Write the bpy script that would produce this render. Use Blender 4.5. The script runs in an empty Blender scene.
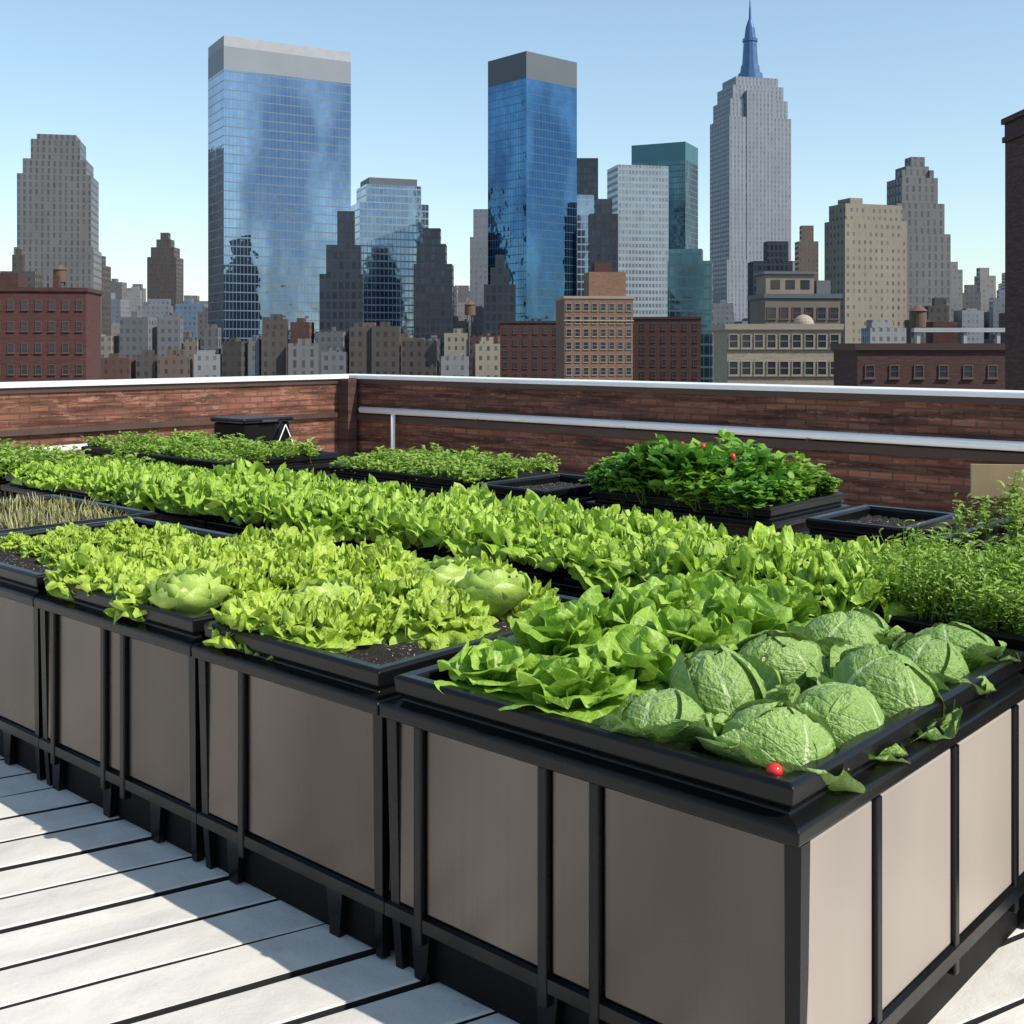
import bpy, bmesh, math, random
import numpy as np
from mathutils import Vector, Matrix
R = math.radians
rnd = random.Random(7)
scene = bpy.context.scene
COL = scene.collection
F = 1170.0; HZ = 345.0; EYE = 1.6
TH = math.atan2(-1170, 1306)
OX, OY = 0.57, 2.317
CT, ST = math.cos(TH), math.sin(TH)
GZ = -45.0
DZ = -.08      # deck level

def P(lx, ly, z=0.0):
    return Vector((OX + CT*lx - ST*ly, OY + ST*lx + CT*ly, z))

# ------------------------------------------------------------------ materials
class NT:
    def __init__(s, name):
        s.m = bpy.data.materials.new(name); s.m.use_nodes = True
        s.t = s.m.node_tree; s.n = s.t.nodes
        s.b = s.n["Principled BSDF"]; s.out = s.n["Material Output"]
    def new(s, typ, **kw):
        x = s.n.new(typ)
        for k, v in kw.items(): setattr(x, k, v)
        return x
    def l(s, a, b): s.t.links.new(a, b)
    def math(s, op, a, b=None, clamp=False):
        x = s.n.new("ShaderNodeMath"); x.operation = op; x.use_clamp = clamp
        for i, v in enumerate((a, b)):
            if v is None: continue
            if isinstance(v, (int, float)): x.inputs[i].default_value = v
            else: s.l(v, x.inputs[i])
        return x.outputs[0]
    def mix(s, f, a, b, blend='MIX'):
        x = s.n.new("ShaderNodeMix"); x.data_type = 'RGBA'; x.blend_type = blend
        for i, v in ((0, f), (6, a), (7, b)):
            if isinstance(v, (int, float)): x.inputs[i].default_value = v
            elif isinstance(v, (tuple, list)): x.inputs[i].default_value = (*v[:3], 1)
            else: s.l(v, x.inputs[i])
        return x.outputs[2]
    def noise(s, vec, scale, detail=3, rough=.55):
        x = s.n.new("ShaderNodeTexNoise"); x.inputs["Scale"].default_value = scale
        x.inputs["Detail"].default_value = detail; x.inputs["Roughness"].default_value = rough
        if vec is not None: s.l(vec, x.inputs["Vector"])
        return x.outputs["Fac"]
    def ramp(s, f, stops):
        x = s.n.new("ShaderNodeValToRGB"); cr = x.color_ramp
        while len(cr.elements) < len(stops): cr.elements.new(.5)
        for e, (p, c) in zip(cr.elements, stops):
            e.position = p; e.color = (*c, 1) if isinstance(c, (tuple, list)) else (c, c, c, 1)
        s.l(f, x.inputs[0]); return x.outputs[0]
    def bump(s, h, strength, dist):
        x = s.n.new("ShaderNodeBump"); x.inputs["Strength"].default_value = strength
        x.inputs["Distance"].default_value = dist; s.l(h, x.inputs["Height"])
        s.l(x.outputs[0], s.b.inputs["Normal"]); return x.outputs[0]
    def obj(s): return s.new("ShaderNodeTexCoord").outputs["Object"]
    def mapping(s, vec, sc):
        x = s.new("ShaderNodeMapping"); x.inputs["Scale"].default_value = sc; s.l(vec, x.inputs[0]); return x.outputs[0]

def sc(c, k): return tuple(min(1, v*k) for v in c)

def simple(name, col, rough=.6, metal=0., nscale=8., var=.25, bump=0.0, bscale=40, bd=.01, spec=.5):
    t = NT(name); o = t.obj()
    n = t.noise(o, nscale, 5)
    t.l(t.mix(n, sc(col, 1-var), sc(col, 1+var)), t.b.inputs["Base Color"])
    rr = t.math('ADD', t.math('MULTIPLY', n, .2), rough-.1); t.l(rr, t.b.inputs["Roughness"])
    t.b.inputs["Metallic"].default_value = metal; t.b.inputs["Specular IOR Level"].default_value = spec
    if bump: t.bump(t.noise(o, bscale, 4), bump, bd)
    return t.m

def facade(name, wall, glass, sx, sz, fx, fz, gm=0., gr=.15, var=.6, blind=None, pb=.15, wr=.85, wobble=0., spandrel=None):
    blind = blind or sc(wall, .85)
    t = NT(name); tc = t.new("ShaderNodeTexCoord")
    so = t.new("ShaderNodeSeparateXYZ"); t.l(tc.outputs["Object"], so.inputs[0])
    sn = t.new("ShaderNodeSeparateXYZ"); t.l(tc.outputs["Normal"], sn.inputs[0])
    sel = t.math('GREATER_THAN', t.math('ABSOLUTE', sn.outputs[0]), .6)
    h = t.math('ADD', t.math('MULTIPLY', so.outputs[0], t.math('SUBTRACT', 1., sel)), t.math('MULTIPLY', so.outputs[1], sel))
    hs = t.math('ADD', t.math('DIVIDE', h, sx), 200.5); vs = t.math('ADD', t.math('DIVIDE', so.outputs[2], sz), .3)
    mh = t.math('LESS_THAN', t.math('ABSOLUTE', t.math('SUBTRACT', t.math('FRACT', hs), .5)), fx/2)
    mv = t.math('LESS_THAN', t.math('ABSOLUTE', t.math('SUBTRACT', t.math('FRACT', vs), .5)), fz/2)
    side = t.math('LESS_THAN', t.math('ABSOLUTE', sn.outputs[2]), .5)
    mhs = t.math('MULTIPLY', mh, side)
    mask = t.math('MULTIPLY', mhs, mv)
    cb = t.new("ShaderNodeCombineXYZ"); t.l(t.math('FLOOR', hs), cb.inputs[0]); t.l(t.math('FLOOR', vs), cb.inputs[1]); t.l(sel, cb.inputs[2])
    wn = t.new("ShaderNodeTexWhiteNoise"); wn.noise_dimensions = '3D'; t.l(cb.outputs[0], wn.inputs[0]); w = wn.outputs[0]
    g = t.mix(w, sc(glass, 1-var), sc(glass, 1+var))
    g = t.mix(t.math('LESS_THAN', w, pb), g, blind)
    if gm > .7:
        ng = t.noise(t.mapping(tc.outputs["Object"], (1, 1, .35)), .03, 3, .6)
        g = t.mix(t.ramp(ng, [(.40, 0.), (.58, 1.)]), t.mix(1., g, (.50, .53, .60), 'MULTIPLY'), t.mix(1., g, (1.25, 1.2, 1.12), 'MULTIPLY'))  # soft reflections painted into the glass tint as cloudy dark and bright areas
    n = t.noise(t.mapping(tc.outputs["Object"], (1, 1, .35)), .12, 6, .65)
    n2 = t.noise(tc.outputs["Object"], 1.3, 3)
    wc = t.mix(n, sc(wall, .6), sc(wall, 1.35)); wc = t.mix(t.math('MULTIPLY', n2, .4), wc, sc(wall, .7))
    if spandrel: wc = t.mix(mhs, wc, spandrel)
    roofc = t.mix(n2, (.06, .055, .05), (.16, .15, .14))
    wc = t.mix(side, roofc, wc)
    t.l(t.mix(mask, wc, g), t.b.inputs["Base Color"])
    t.l(t.math('ADD', t.math('MULTIPLY', mask, gr-wr), wr), t.b.inputs["Roughness"])
    t.l(t.math('MULTIPLY', mask, gm), t.b.inputs["Metallic"])
    if wobble:
        hh = t.math('ADD', t.noise(tc.outputs["Object"], .12, 2), t.math('MULTIPLY', mask, .012))
        t.bump(hh, 1.0, wobble)
    else:
        t.bump(t.math('SUBTRACT', 1., mask), .6, .25)
    return t.m

def leafmat(name, dark, light, vein, crinkle=.3, cscale=60, transl=.28, rib=.05, rough=.42, dist=.004, latw=.05, vmix=.75):
    t = NT(name); tc = t.new("ShaderNodeTexCoord"); o = tc.outputs["Object"]
    su = t.new("ShaderNodeSeparateXYZ"); t.l(tc.outputs["UV"], su.inputs[0])
    u, v = su.outputs[0], su.outputs[1]
    av = t.math('ABSOLUTE', t.math('SUBTRACT', v, .5))
    n = t.noise(o, 22, 4)
    oi = t.new("ShaderNodeObjectInfo")
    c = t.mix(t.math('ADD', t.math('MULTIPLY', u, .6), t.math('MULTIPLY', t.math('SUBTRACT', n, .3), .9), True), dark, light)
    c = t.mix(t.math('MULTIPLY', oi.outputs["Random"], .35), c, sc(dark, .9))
    ribm = t.math('LESS_THAN', av, t.math('MULTIPLY', t.math('SUBTRACT', 1.05, u), rib))
    nn = t.math('MULTIPLY', t.noise(o, 30, 2), .4)
    lat = t.math('FRACT', t.math('ADD', t.math('ADD', t.math('MULTIPLY', u, 6.5), nn), t.math('MULTIPLY', av, -4.5)))
    latm = t.math('SUBTRACT', 1., t.math('DIVIDE', t.math('ABSOLUTE', t.math('SUBTRACT', lat, .5)), latw*1.8), True)
    vm = t.math('MAXIMUM', ribm, t.math('MULTIPLY', latm, .6))
    c = t.mix(t.math('MULTIPLY', vm, vmix), c, vein)
    t.l(c, t.b.inputs["Base Color"]); t.b.inputs["Roughness"].default_value = rough
    t.b.inputs["Specular IOR Level"].default_value = .45
    h = t.math('SUBTRACT', t.noise(o, cscale, 3, .5), t.math('MULTIPLY', vm, .25))
    nb = t.bump(h, crinkle, dist*4)
    tr = t.new("ShaderNodeBsdfTranslucent"); t.l(c, tr.inputs[0]); t.l(nb, tr.inputs[1])
    mx = t.new("ShaderNodeMixShader"); mx.inputs[0].default_value = transl
    t.l(t.b.outputs[0], mx.inputs[1]); t.l(tr.outputs[0], mx.inputs[2]); t.l(mx.outputs[0], t.out.inputs[0])
    return t.m

def brickmat(name, c1, c2, mortar, bw=.22, bh=.075, stain=.45, streak=(.35, .62), patch=.3):
    t = NT(name); tc = t.new("ShaderNodeTexCoord")
    so = t.new("ShaderNodeSeparateXYZ"); t.l(tc.outputs["Object"], so.inputs[0])
    h = t.math('ADD', so.outputs[0], so.outputs[1])
    cb = t.new("ShaderNodeCombineXYZ"); t.l(h, cb.inputs[0]); t.l(so.outputs[2], cb.inputs[1])
    br = t.new("ShaderNodeTexBrick"); br.inputs["Scale"].default_value = 1
    br.inputs["Brick Width"].default_value = bw; br.inputs["Row Height"].default_value = bh
    br.inputs["Mortar Size"].default_value = .009; br.inputs["Color1"].default_value = (*c1, 1)
    br.inputs["Color2"].default_value = (*c2, 1); br.inputs["Mortar"].default_value = (*mortar, 1)
    t.l(cb.outputs[0], br.inputs["Vector"])
    n = t.noise(t.mapping(tc.outputs["Object"], (.5, .5, 7.)), 1.6, 6, .75)
    c = t.mix(t.ramp(n, [(streak[0], 1.), (streak[1], 0.)]), br.outputs["Color"], sc(c1, stain))
    n2 = t.noise(t.mapping(tc.outputs["Object"], (1, 1, 5.)), 3, 6, .8)
    c = t.mix(t.math('MULTIPLY', t.ramp(n2, [(.56, 0.), (.62, 1.)]), patch), c, (c2[0]*1.5, c2[1]*1.9, c2[2]*2.2))
    t.l(c, t.b.inputs["Base Color"]); t.b.inputs["Roughness"].default_value = .9
    t.bump(t.math('MULTIPLY', br.outputs["Fac"], -1.), .8, .01)
    return t.m

m_black = simple("black_plastic", (.005, .005, .0055), .28, 0, 6, .4, .12, 90, .003, .28)
m_blackmat = simple("dark_plastic", (.004, .004, .0045), .55, 0, 10, .4, spec=.15)
def panelmat(name, a, b, c_, metal, ro, lo=.35, hi=.68):
    t = NT(name); o = t.obj()
    g1 = t.noise(t.mapping(o, (70, 70, .8)), 1., 2); g2 = t.noise(t.mapping(o, (1, 1, .6)), 1.3, 2)
    c = t.mix(g1, a, b); c = t.mix(t.ramp(g2, [(lo, 0.), (hi, .9)]), c, c_)
    t.l(c, t.b.inputs["Base Color"]); t.b.inputs["Metallic"].default_value = metal
    t.l(t.math('ADD', t.math('MULTIPLY', g2, .12), ro), t.b.inputs["Roughness"]); t.bump(g1, .10, .002)
    return t.m
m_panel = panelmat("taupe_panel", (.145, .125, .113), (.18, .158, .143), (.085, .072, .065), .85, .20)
m_endpanel_lit = panelmat("sunlight_tinted_end_panel", (.44, .375, .32), (.49, .42, .36), (.30, .255, .22), .15, .34)  # same panel as the taupe one, sunlight painted in as a paler colour
t = NT("potting_soil"); o = t.obj(); n = t.noise(o, 45, 6, .7); n2 = t.noise(o, 110, 2)
c = t.ramp(n, [(.3, (.005, .004, .003)), (.7, (.04, .028, .02))]); c = t.mix(t.math('GREATER_THAN', n2, .67), c, (.6, .57, .52))
t.l(c, t.b.inputs["Base Color"]); t.b.inputs["Roughness"].default_value = .95; t.bump(n, 1., .03); m_soil = t.m
t = NT("deck_boards"); o = t.obj()
n = t.noise(o, 1.1, 6, .6); n2 = t.noise(o, 14, 5, .7); n3 = t.noise(o, 60, 3, .6)
c = t.mix(n, (.58, .545, .49), (.76, .72, .655)); c = t.mix(t.math('MULTIPLY', t.math('GREATER_THAN', n2, .62), .16), c, (.42, .385, .34)); c = t.mix(t.math('MULTIPLY', n3, .25), c, (.5, .46, .41))
t.l(c, t.b.inputs["Base Color"]); t.b.inputs["Roughness"].default_value = .7
t.bump(t.math('ADD', t.noise(o, 2.6, 2), t.math('MULTIPLY', n2, .08)), .65, .08); m_deck = t.m
m_roof = simple("roof_membrane", (.012, .012, .013), .9)
m_brick = brickmat("parapet_brick", (.19, .065, .038), (.31, .12, .07), (.11, .07, .055), stain=.22, streak=(.38, .60), patch=.45)
m_brick2 = brickmat("dark_brick", (.085, .04, .03), (.13, .06, .042), (.06, .042, .035), .4, .12)
m_cop = simple("white_coping", (.80, .80, .79), .4, 0, 3, .12)
m_rail = simple("white_pipe", (.86, .85, .83), .35, 0, 5, .1)
m_flash = simple("brown_flashing", (.06, .035, .025), .6, 0, 4, .3)

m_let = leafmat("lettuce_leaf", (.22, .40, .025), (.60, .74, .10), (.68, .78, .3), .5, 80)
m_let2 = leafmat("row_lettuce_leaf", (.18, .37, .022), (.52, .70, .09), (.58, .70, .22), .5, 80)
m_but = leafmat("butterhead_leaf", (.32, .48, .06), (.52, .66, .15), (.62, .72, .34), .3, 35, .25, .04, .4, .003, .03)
m_sav = leafmat("savoy_leaf", (.14, .28, .035), (.35, .50, .14), (.56, .68, .34), .95, 85, .15, .045, .42, .0030, .05, .75)
m_loose = leafmat("loose_leaf", (.13, .31, .02), (.40, .60, .07), (.62, .72, .30), .5, 50)
m_dark = leafmat("dark_herb_leaf", (.05, .17, .018), (.21, .46, .05), (.25, .45, .12), .3, 40, .28)
m_mid = leafmat("mid_herb_leaf", (.11, .27, .02), (.34, .56, .06), (.3, .5, .14), .3, 40, .28)
m_feath = leafmat("feathery_leaf", (.17, .32, .03), (.44, .60, .11), (.4, .5, .15), .1, 40, .3)
m_dry = leafmat("dry_seedling_leaf", (.28, .26, .09), (.50, .48, .20), (.45, .4, .25), .1, 40, .2)
m_red = simple("red_fruit", (.65, .03, .02), .25, 0, 10, .2)

# ------------------------------------------------------------------ mesh helpers
def mesh_obj(name, verts, faces, mats, uvs=None, smooth=False, parent=None, midx=None):
    me = bpy.data.meshes.new(name)
    me.from_pydata([tuple(v) for v in verts], [], faces); 
    for m in (mats if isinstance(mats, (list, tuple)) else [mats]): me.materials.append(m)
    if midx is not None: me.polygons.foreach_set("material_index", midx)
    if uvs is not None:
        ul = me.uv_layers.new(name="UVMap"); li = np.zeros(len(me.loops), dtype=np.int32); me.loops.foreach_get("vertex_index", li)
        ul.data.foreach_set("uv", np.asarray(uvs)[li].astype(np.float32).ravel())
    if smooth: me.polygons.foreach_set("use_smooth", [True]*len(me.polygons))
    me.update()
    ob = bpy.data.objects.new(name, me); COL.objects.link(ob)
    if parent: ob.parent = parent
    return ob

def boxes_data(bx):
    V, Fc = [], []
    for (x0, x1, y0, y1, z0, z1) in bx:
        b = len(V)
        V += [(x0,y0,z0),(x1,y0,z0),(x1,y1,z0),(x0,y1,z0),(x0,y0,z1),(x1,y0,z1),(x1,y1,z1),(x0,y1,z1)]
        Fc += [(b,b+3,b+2,b+1),(b+4,b+5,b+6,b+7),(b,b+1,b+5,b+4),(b+1,b+2,b+6,b+5),(b+2,b+3,b+7,b+6),(b+3,b,b+4,b+7)]
    return V, Fc
def boxes(name, bx, mat, parent=None, bevel=0.):
    V, Fc = boxes_data(bx); ob = mesh_obj(name, V, Fc, mat, parent=parent)
    if bevel:
        m = ob.modifiers.new("b", 'BEVEL'); m.width = bevel; m.segments = 2; m.limit_method = 'ANGLE'
    return ob
def empty(name, loc, rot=0):
    e = bpy.data.objects.new(name, None); e.empty_display_size = .2; e.location = loc; e.rotation_euler = (0, 0, rot)
    COL.objects.link(e); return e
def tag(o, label=None, cat=None, group=None, kind=None):
    if label: o["label"] = label
    if cat: o["category"] = cat
    if group: o["group"] = group
    if kind: o["kind"] = kind
    return o
def cyl_data(r0, r1, z0, z1, n=16, cx=0, cy=0, b=0):
    V, Fc = [], []
    for r, z in ((r0, z0), (r1, z1)):
        for i in range(n):
            a = 2*math.pi*i/n; V.append((cx+r*math.cos(a), cy+r*math.sin(a), z))
    for i in range(n):
        j = (i+1) % n; Fc.append((b+i, b+j, b+n+j, b+n+i))
    Fc.append(tuple(b+i for i in range(n))[::-1]); Fc.append(tuple(b+n+i for i in range(n)))
    return V, Fc
def tube(name, p0, p1, r, mat, parent=None):
    p0, p1 = Vector(p0), Vector(p1); d = p1-p0
    V, Fc = cyl_data(r, r, 0, d.length, 12); q = d.to_track_quat('Z', 'Y')
    V = [q @ Vector(v) + p0 for v in V]
    return mesh_obj(name, V, Fc, mat, smooth=True, parent=parent)

# ------------------------------------------------------------------ planters
def ring(prof, x0, x1, y0, y1):
    V, Fc = [], []; n = len(prof)
    for (d, z) in prof:
        V += [(x0-d, y0-d, z), (x1+d, y0-d, z), (x1+d, y1+d, z), (x0-d, y1+d, z)]
    for i in range(n):
        k = (i+1) % n
        for c in range(4):
            e = (c+1) % 4; Fc.append((i*4+c, i*4+e, k*4+e, k*4+c))
    return V, Fc

def planter(lx0, lx1, ly0, ly1, label, h=.71, detail=True, group="dark planters on the roof deck", end=None):
    cx, cy = (lx0+lx1)/2, (ly0+ly1)/2; w, d = lx1-lx0-.004, ly1-ly0
    loc = P(cx, cy, DZ); e = empty("planter", loc, TH)
    tag(e, label, "planter", group)
    h = h-DZ
    X, Y = w/2, d/2
    prof = [(-.050, h-.10), (-.046, h-.012), (-.038, h), (-.004, h+.002), (.006, h-.006), (.002, h-.045), (-.010, h-.056), (-.010, h-.066), (.030, h-.074), (.034, h-.080), (.032, h-.108), (.024, h-.114), (-.03, h-.114)]
    V, Fc = ring(prof, -X+.034, X-.034, -Y+.034, Y-.034)
    rim = mesh_obj("rim", V, Fc, m_black, parent=e)
    b = rim.modifiers.new("b", 'BEVEL'); b.width = .004; b.segments = 2
    sx_, sy_ = .012, .034
    nx, ny = 26, 22; V, Fc = [], []
    for j in range(ny+1):
        for i in range(nx+1):
            V.append((-X+.07+(w-.14)*i/nx, -Y+.07+(d-.14)*j/ny, h-.055+rnd.uniform(-.014, .014)))
    for j in range(ny):
        for i in range(nx):
            a = j*(nx+1)+i; Fc.append((a, a+1, a+nx+2, a+nx+1))
    mesh_obj("soil", V, Fc, m_soil, smooth=True, parent=e)
    zt, zb = h-.114, .16
    boxes("liner", [(-X+sx_+.03, X-sx_-.03, -Y+sy_+.03, Y-sy_-.03, .0, h-.12)], m_blackmat, e)
    def face(L, fr, along, sign, mat):
        edges = [0.] + fr + [1.]; pw = .030; s = sy_ if along == 'x' else sx_; s2 = sx_ if along == 'x' else sy_
        for i, f in enumerate(fr):
            c = -L + 2*L*f
            if along == 'x': bb = (c-pw/2, c+pw/2, *( (-Y+s-.016, -Y+s+.015) if sign < 0 else (Y-s-.015, Y-s+.016)), zb-.06, zt)
            else: bb = (*((X-s-.015, X-s+.010) if sign > 0 else (-X+s-.010, -X+s+.015)), c-pw/2, c+pw/2, zb-.06, zt)
            boxes("post", [bb], m_black, e, .005)
        for i in range(len(edges)-1):
            a = -L+2*L*edges[i] + (pw/2+.002 if i else s2+.022); c = -L+2*L*edges[i+1] - (pw/2+.002 if i < len(edges)-2 else s2+.022)
            if along == 'x': bb = (a, c, *((-Y+s, -Y+s+.012) if sign < 0 else (Y-s-.012, Y-s)), zb+.02, zt-.004)
            else: bb = (*((X-s-.012, X-s) if sign > 0 else (-X+s, -X+s+.012)), a, c, zb+.02, zt-.004)
            q = boxes("side_panel", [bb], mat, e, .006)
            if mat is m_endpanel_lit: q["label"] = "end panel with sunlight painted in as a paler colour"
    fr = [.105, .45, .575] if w > 1.0 else [.27]
    face(X, fr, 'x', -1, m_panel)
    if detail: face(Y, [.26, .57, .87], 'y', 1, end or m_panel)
    for sx in (-1, 1):
        for sy in (-1, 1):
            V = []
            for z, q, g in ((0.0, .013, .012), (zb, .016, .006), (zt, .019, 0)):
                cxx, cyy = sx*(X-sx_-.014), sy*(Y-sy_-.008)
                for a, bq in ((-1,-1),(1,-1),(1,1),(-1,1)): V.append((cxx-sx*g+a*q, cyy-sy*g+bq*q, z))
            Fc = [(3,2,1,0),(8,9,10,11)]
            for L_ in (0, 4):
                for i in range(4): j = (i+1)%4; Fc.append((L_+i, L_+j, L_+4+j, L_+4+i))
            mesh_obj("corner_post", V, Fc, m_black, parent=e)
    prof = [(-.03, zb-.022), (.012, zb-.022), (.012, zb+.012), (.0, zb+.018), (-.03, zb+.018)]
    V, Fc = ring(prof, -X+sx_, X-sx_, -Y+sy_, Y-sy_)
    mesh_obj("bottom_rail", V, Fc, m_black, parent=e)
    for fx in ([-.80, -.1, .5] if w > 1 else [-.6, .5]):
        V = [(fx*X+a, -Y+sy_+b_, z) for z, q in ((0, .6), (zb-.022, 1)) for a, b_ in ((-.035*q, .002), (.035*q, .002), (.035*q, .028), (-.035*q, .028))]
        mesh_obj("leg", V, [(3,2,1,0),(4,5,6,7),(0,1,5,4),(1,2,6,5),(2,3,7,6),(3,0,4,7)], m_black, parent=e)
    return e

planter(-1.25, 0, 0, 1.45, "dark framed planter holding cabbages and loose lettuce, end panels coloured paler for sunlight", end=m_endpanel_lit)
planter(-2.15, -1.25, 0, 1.15, "dark framed planter with lettuce and a strip of bare soil")
planter(-3.22, -2.15, 0, 1.15, "dark framed planter full of bright green lettuce")
planter(-4.40, -3.22, 0, 1.15, "dark framed planter with a few low lettuces")
for a, b, lb in ((-.70, .6, "black planter bed with feathery green herbs"), (-1.955, -.72, "long black planter bed of frilly lettuce"), (-3.2, -1.975, "long black planter bed of frilly lettuce"),
             (-4.4, -3.22, "long black planter bed of frilly lettuce"), (-5.57, -4.42, "long black planter bed of frilly lettuce"), (-6.9, -5.59, "black planter bed with thin seedlings and lettuce")):
    planter(a, b, 1.55, 2.28, lb, detail=False)
ROW3 = [(-3.35, -2.05, 3.55, 4.5, "black tub planter heaped with green herbs"), (-4.1, -3.45, 3.3, 4.2, "black tub planter of bare soil"),
        (-5.7, -4.25, 3.4, 4.4, "black planter of low green seedlings"), (-1.80, -1.2, 3.35, 4.1, "small black tub planter of bare dark soil"),
        (-1.05, .3, 3.2, 4.2, "black planter with tall sparse tomato seedlings"), (-8.6, -6.4, 3.0, 4.2, "black planter of low yellowish-green seedlings")]
for a, b, c, d, lb in ROW3: planter(a, b, c, d, lb, detail=False)
planter(-9.0, -7.1, 1.55, 2.4, "black planter of low yellowish-green seedlings", detail=False)
planter(-5.6, -4.40, 0.0, 1.3, "dark framed planter with dry straw-coloured seedlings", detail=False)

# ------------------------------------------------------------------ plants
class Acc:
    def __init__(s): s.V = []; s.F = []; s.U = []; s.n = 0
    def add(s, V, Fc, U):
        s.V.append(V); s.F += [tuple(i+s.n for i in f) for f in Fc]; s.U.append(U); s.n += len(V)
    def mesh(s, name, mat, smooth=True):
        V = np.concatenate(s.V); U = np.concatenate(s.U)
        o = mesh_obj(name, V, s.F, mat, uvs=U, smooth=smooth); me = o.data; bpy.data.objects.remove(o); return me

def leaf(acc, rs, L, W, e0, e1, az, base=(0,0,0), ruf=.012, freq=4, nu=10, nv=9, cup=.2, wide=.62, wav=0., bub=0., curl=1., fine=.0):
    uu = np.linspace(0, 1, nu)**.9
    u = uu[:, None]*np.ones((1, nv)); v = np.linspace(-1, 1, nv)[None, :]*np.ones((nu, 1))
    v = np.sign(v)*np.abs(v)**.8
    th = e0+(e1-e0)*uu**curl; ds = np.diff(uu)*L
    x = np.concatenate([[0], np.cumsum(np.cos(th[:-1])*ds)])[:, None]; z = np.concatenate([[0], np.cumsum(np.sin(th[:-1])*ds)])[:, None]
    wd = wide
    prof = np.where(u < wd, .14+.86*np.sin(np.pi/2*np.clip(u/wd, 0, 1))**1.15, np.sqrt(np.clip(1-((u-wd)/(1.03-wd))**2, 0, 1)))
    w = W/2*prof
    phi = np.arctan2(v*.9, (u-.35)*1.3)
    rr = np.clip(np.sqrt(np.clip((u-.3)/.7, 0, 1)**2*.9+v**2), 0, 1.25)
    ph1, ph2, ph3, ph4 = rs.uniform(0, 6.28, 4)
    edge = rr**3*(.3+.7*np.clip(u*2, 0, 1))
    fr = np.sin(phi*freq*1.7+ph1)+.55*np.sin(phi*freq*3.1+ph2)
    rad = 1+.07*edge*np.sin(phi*freq*2.3+ph4)
    xx = x*1.0; yy = v*w*rad
    off = cup*v**2*W*.5 + ruf*edge*fr + wav*np.sin(u*5+ph3+v*2)
    if fine: off = off + fine*(rr**1.2)*np.sin(u*19+ph2+2*v)*np.sin(v*7+ph4+3*u)
    if bub: off = off + bub*np.sin(u*27+ph1+v*3)*np.cos(v*8+ph2+u*4)*(1-.4*np.abs(v))
    t2 = th[:, None]
    X = xx - np.sin(t2)*off; Z = z + np.cos(t2)*off; Y = yy
    c, s_ = math.cos(az), math.sin(az)
    V = np.stack([(c*X - s_*Y).ravel()+base[0], (s_*X + c*Y).ravel()+base[1], Z.ravel()+base[2]], 1)
    Fc = [(i*nv+j, i*nv+j+1, (i+1)*nv+j+1, (i+1)*nv+j) for i in range(nu-1) for j in range(nv-1)]
    acc.add(V, Fc, np.stack([u.ravel(), (v.ravel()+1)/2], 1))

def head(name, mat, seed, n=30, size=.15, ruf=.013, wide=.66, wratio=.9, freq=4, lo=22, hi=85, b0=-15, b1=80, nv=17, cup=.2, curl=1., fine=0.):
    rs = np.random.RandomState(seed); a = Acc()
    for i in range(n):
        f = i/(n-1); az = i*2.399+rs.uniform(-.3, .3)
        L = size*(1.05-.38*f)*rs.uniform(.88, 1.12)
        e0 = R(lo+(hi-lo)*f+rs.uniform(-8, 8)); e1 = R(b0+(b1-b0)*f+rs.uniform(-18, 18))
        leaf(a, rs, L, L*wratio*rs.uniform(.85, 1.2), e0, e1, az, (0, 0, .012*f), ruf*rs.uniform(.7, 1.3), freq*rs.uniform(.8, 1.2), 17, nv, cup, wide, .004, curl=curl, fine=fine)
    return a.mesh(name, mat)
def butter(name, mat, seed):
    rs = np.random.RandomState(seed); a = Acc()
    for i in range(20):
        f = i/19; az = i*2.399+rs.uniform(-.2, .2)
        L = .21*(1-.10*f); leaf(a, rs, L, L*1.2, R(10+15*f), R(65+115*f), az, (0, 0, .015*f), .005, 2, 14, 13, .36, .6, .003)
    return a.mesh(name, mat)
def shell(acc, rs, r, az, p0, p1, beta, lift, puck, nu=30, nv=27):
    u = np.linspace(0, 1, nu)[:, None]*np.ones((1, nv)); v = np.linspace(-1, 1, nv)[None, :]*np.ones((nu, 1))
    prof = np.where(u < .55, .3+.7*np.sin(np.pi/2*np.clip(u/.55, 0, 1)), np.sqrt(np.clip(1-((u-.55)/.47)**2, 0, 1)))
    ph = rs.uniform(0, 6.28, 6)
    B = v*beta*prof*(1+.05*np.sin(u*14+ph[0])); A = p0+(p1-p0)*u
    rr = np.maximum(np.abs(v), np.clip((u-.3)/.7, 0, 1))
    rad = r*(1+lift*rr**4*(1+.5*np.sin(np.arctan2(v, u-.4)*5+ph[1])))
    pk = np.sin(u*23+ph[2]+1.5*np.sin(v*4+ph[3]))*np.sin(v*10+ph[4]+1.3*np.sin(u*7+ph[5])) + .6*np.sin(u*41+ph[3]+v*5)*np.sin(v*19+ph[1]-u*6)
    rad = rad + puck*pk*(1-.5*np.exp(-(v*5)**2)) - puck*1.2*np.exp(-(v*14)**2)
    X = rad*np.sin(A)*np.cos(B); Z = rad*np.cos(A)*np.cos(B); Y = rad*np.sin(B)
    c, s_ = math.cos(az), math.sin(az)
    V = np.stack([(c*X-s_*Y).ravel(), (s_*X+c*Y).ravel(), Z.ravel()+.072], 1)
    Fc = [(i*nv+j, i*nv+j+1, (i+1)*nv+j+1, (i+1)*nv+j) for i in range(nu-1) for j in range(nv-1)]
    acc.add(V, Fc, np.stack([u.ravel(), (v.ravel()+1)/2], 1))
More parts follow.
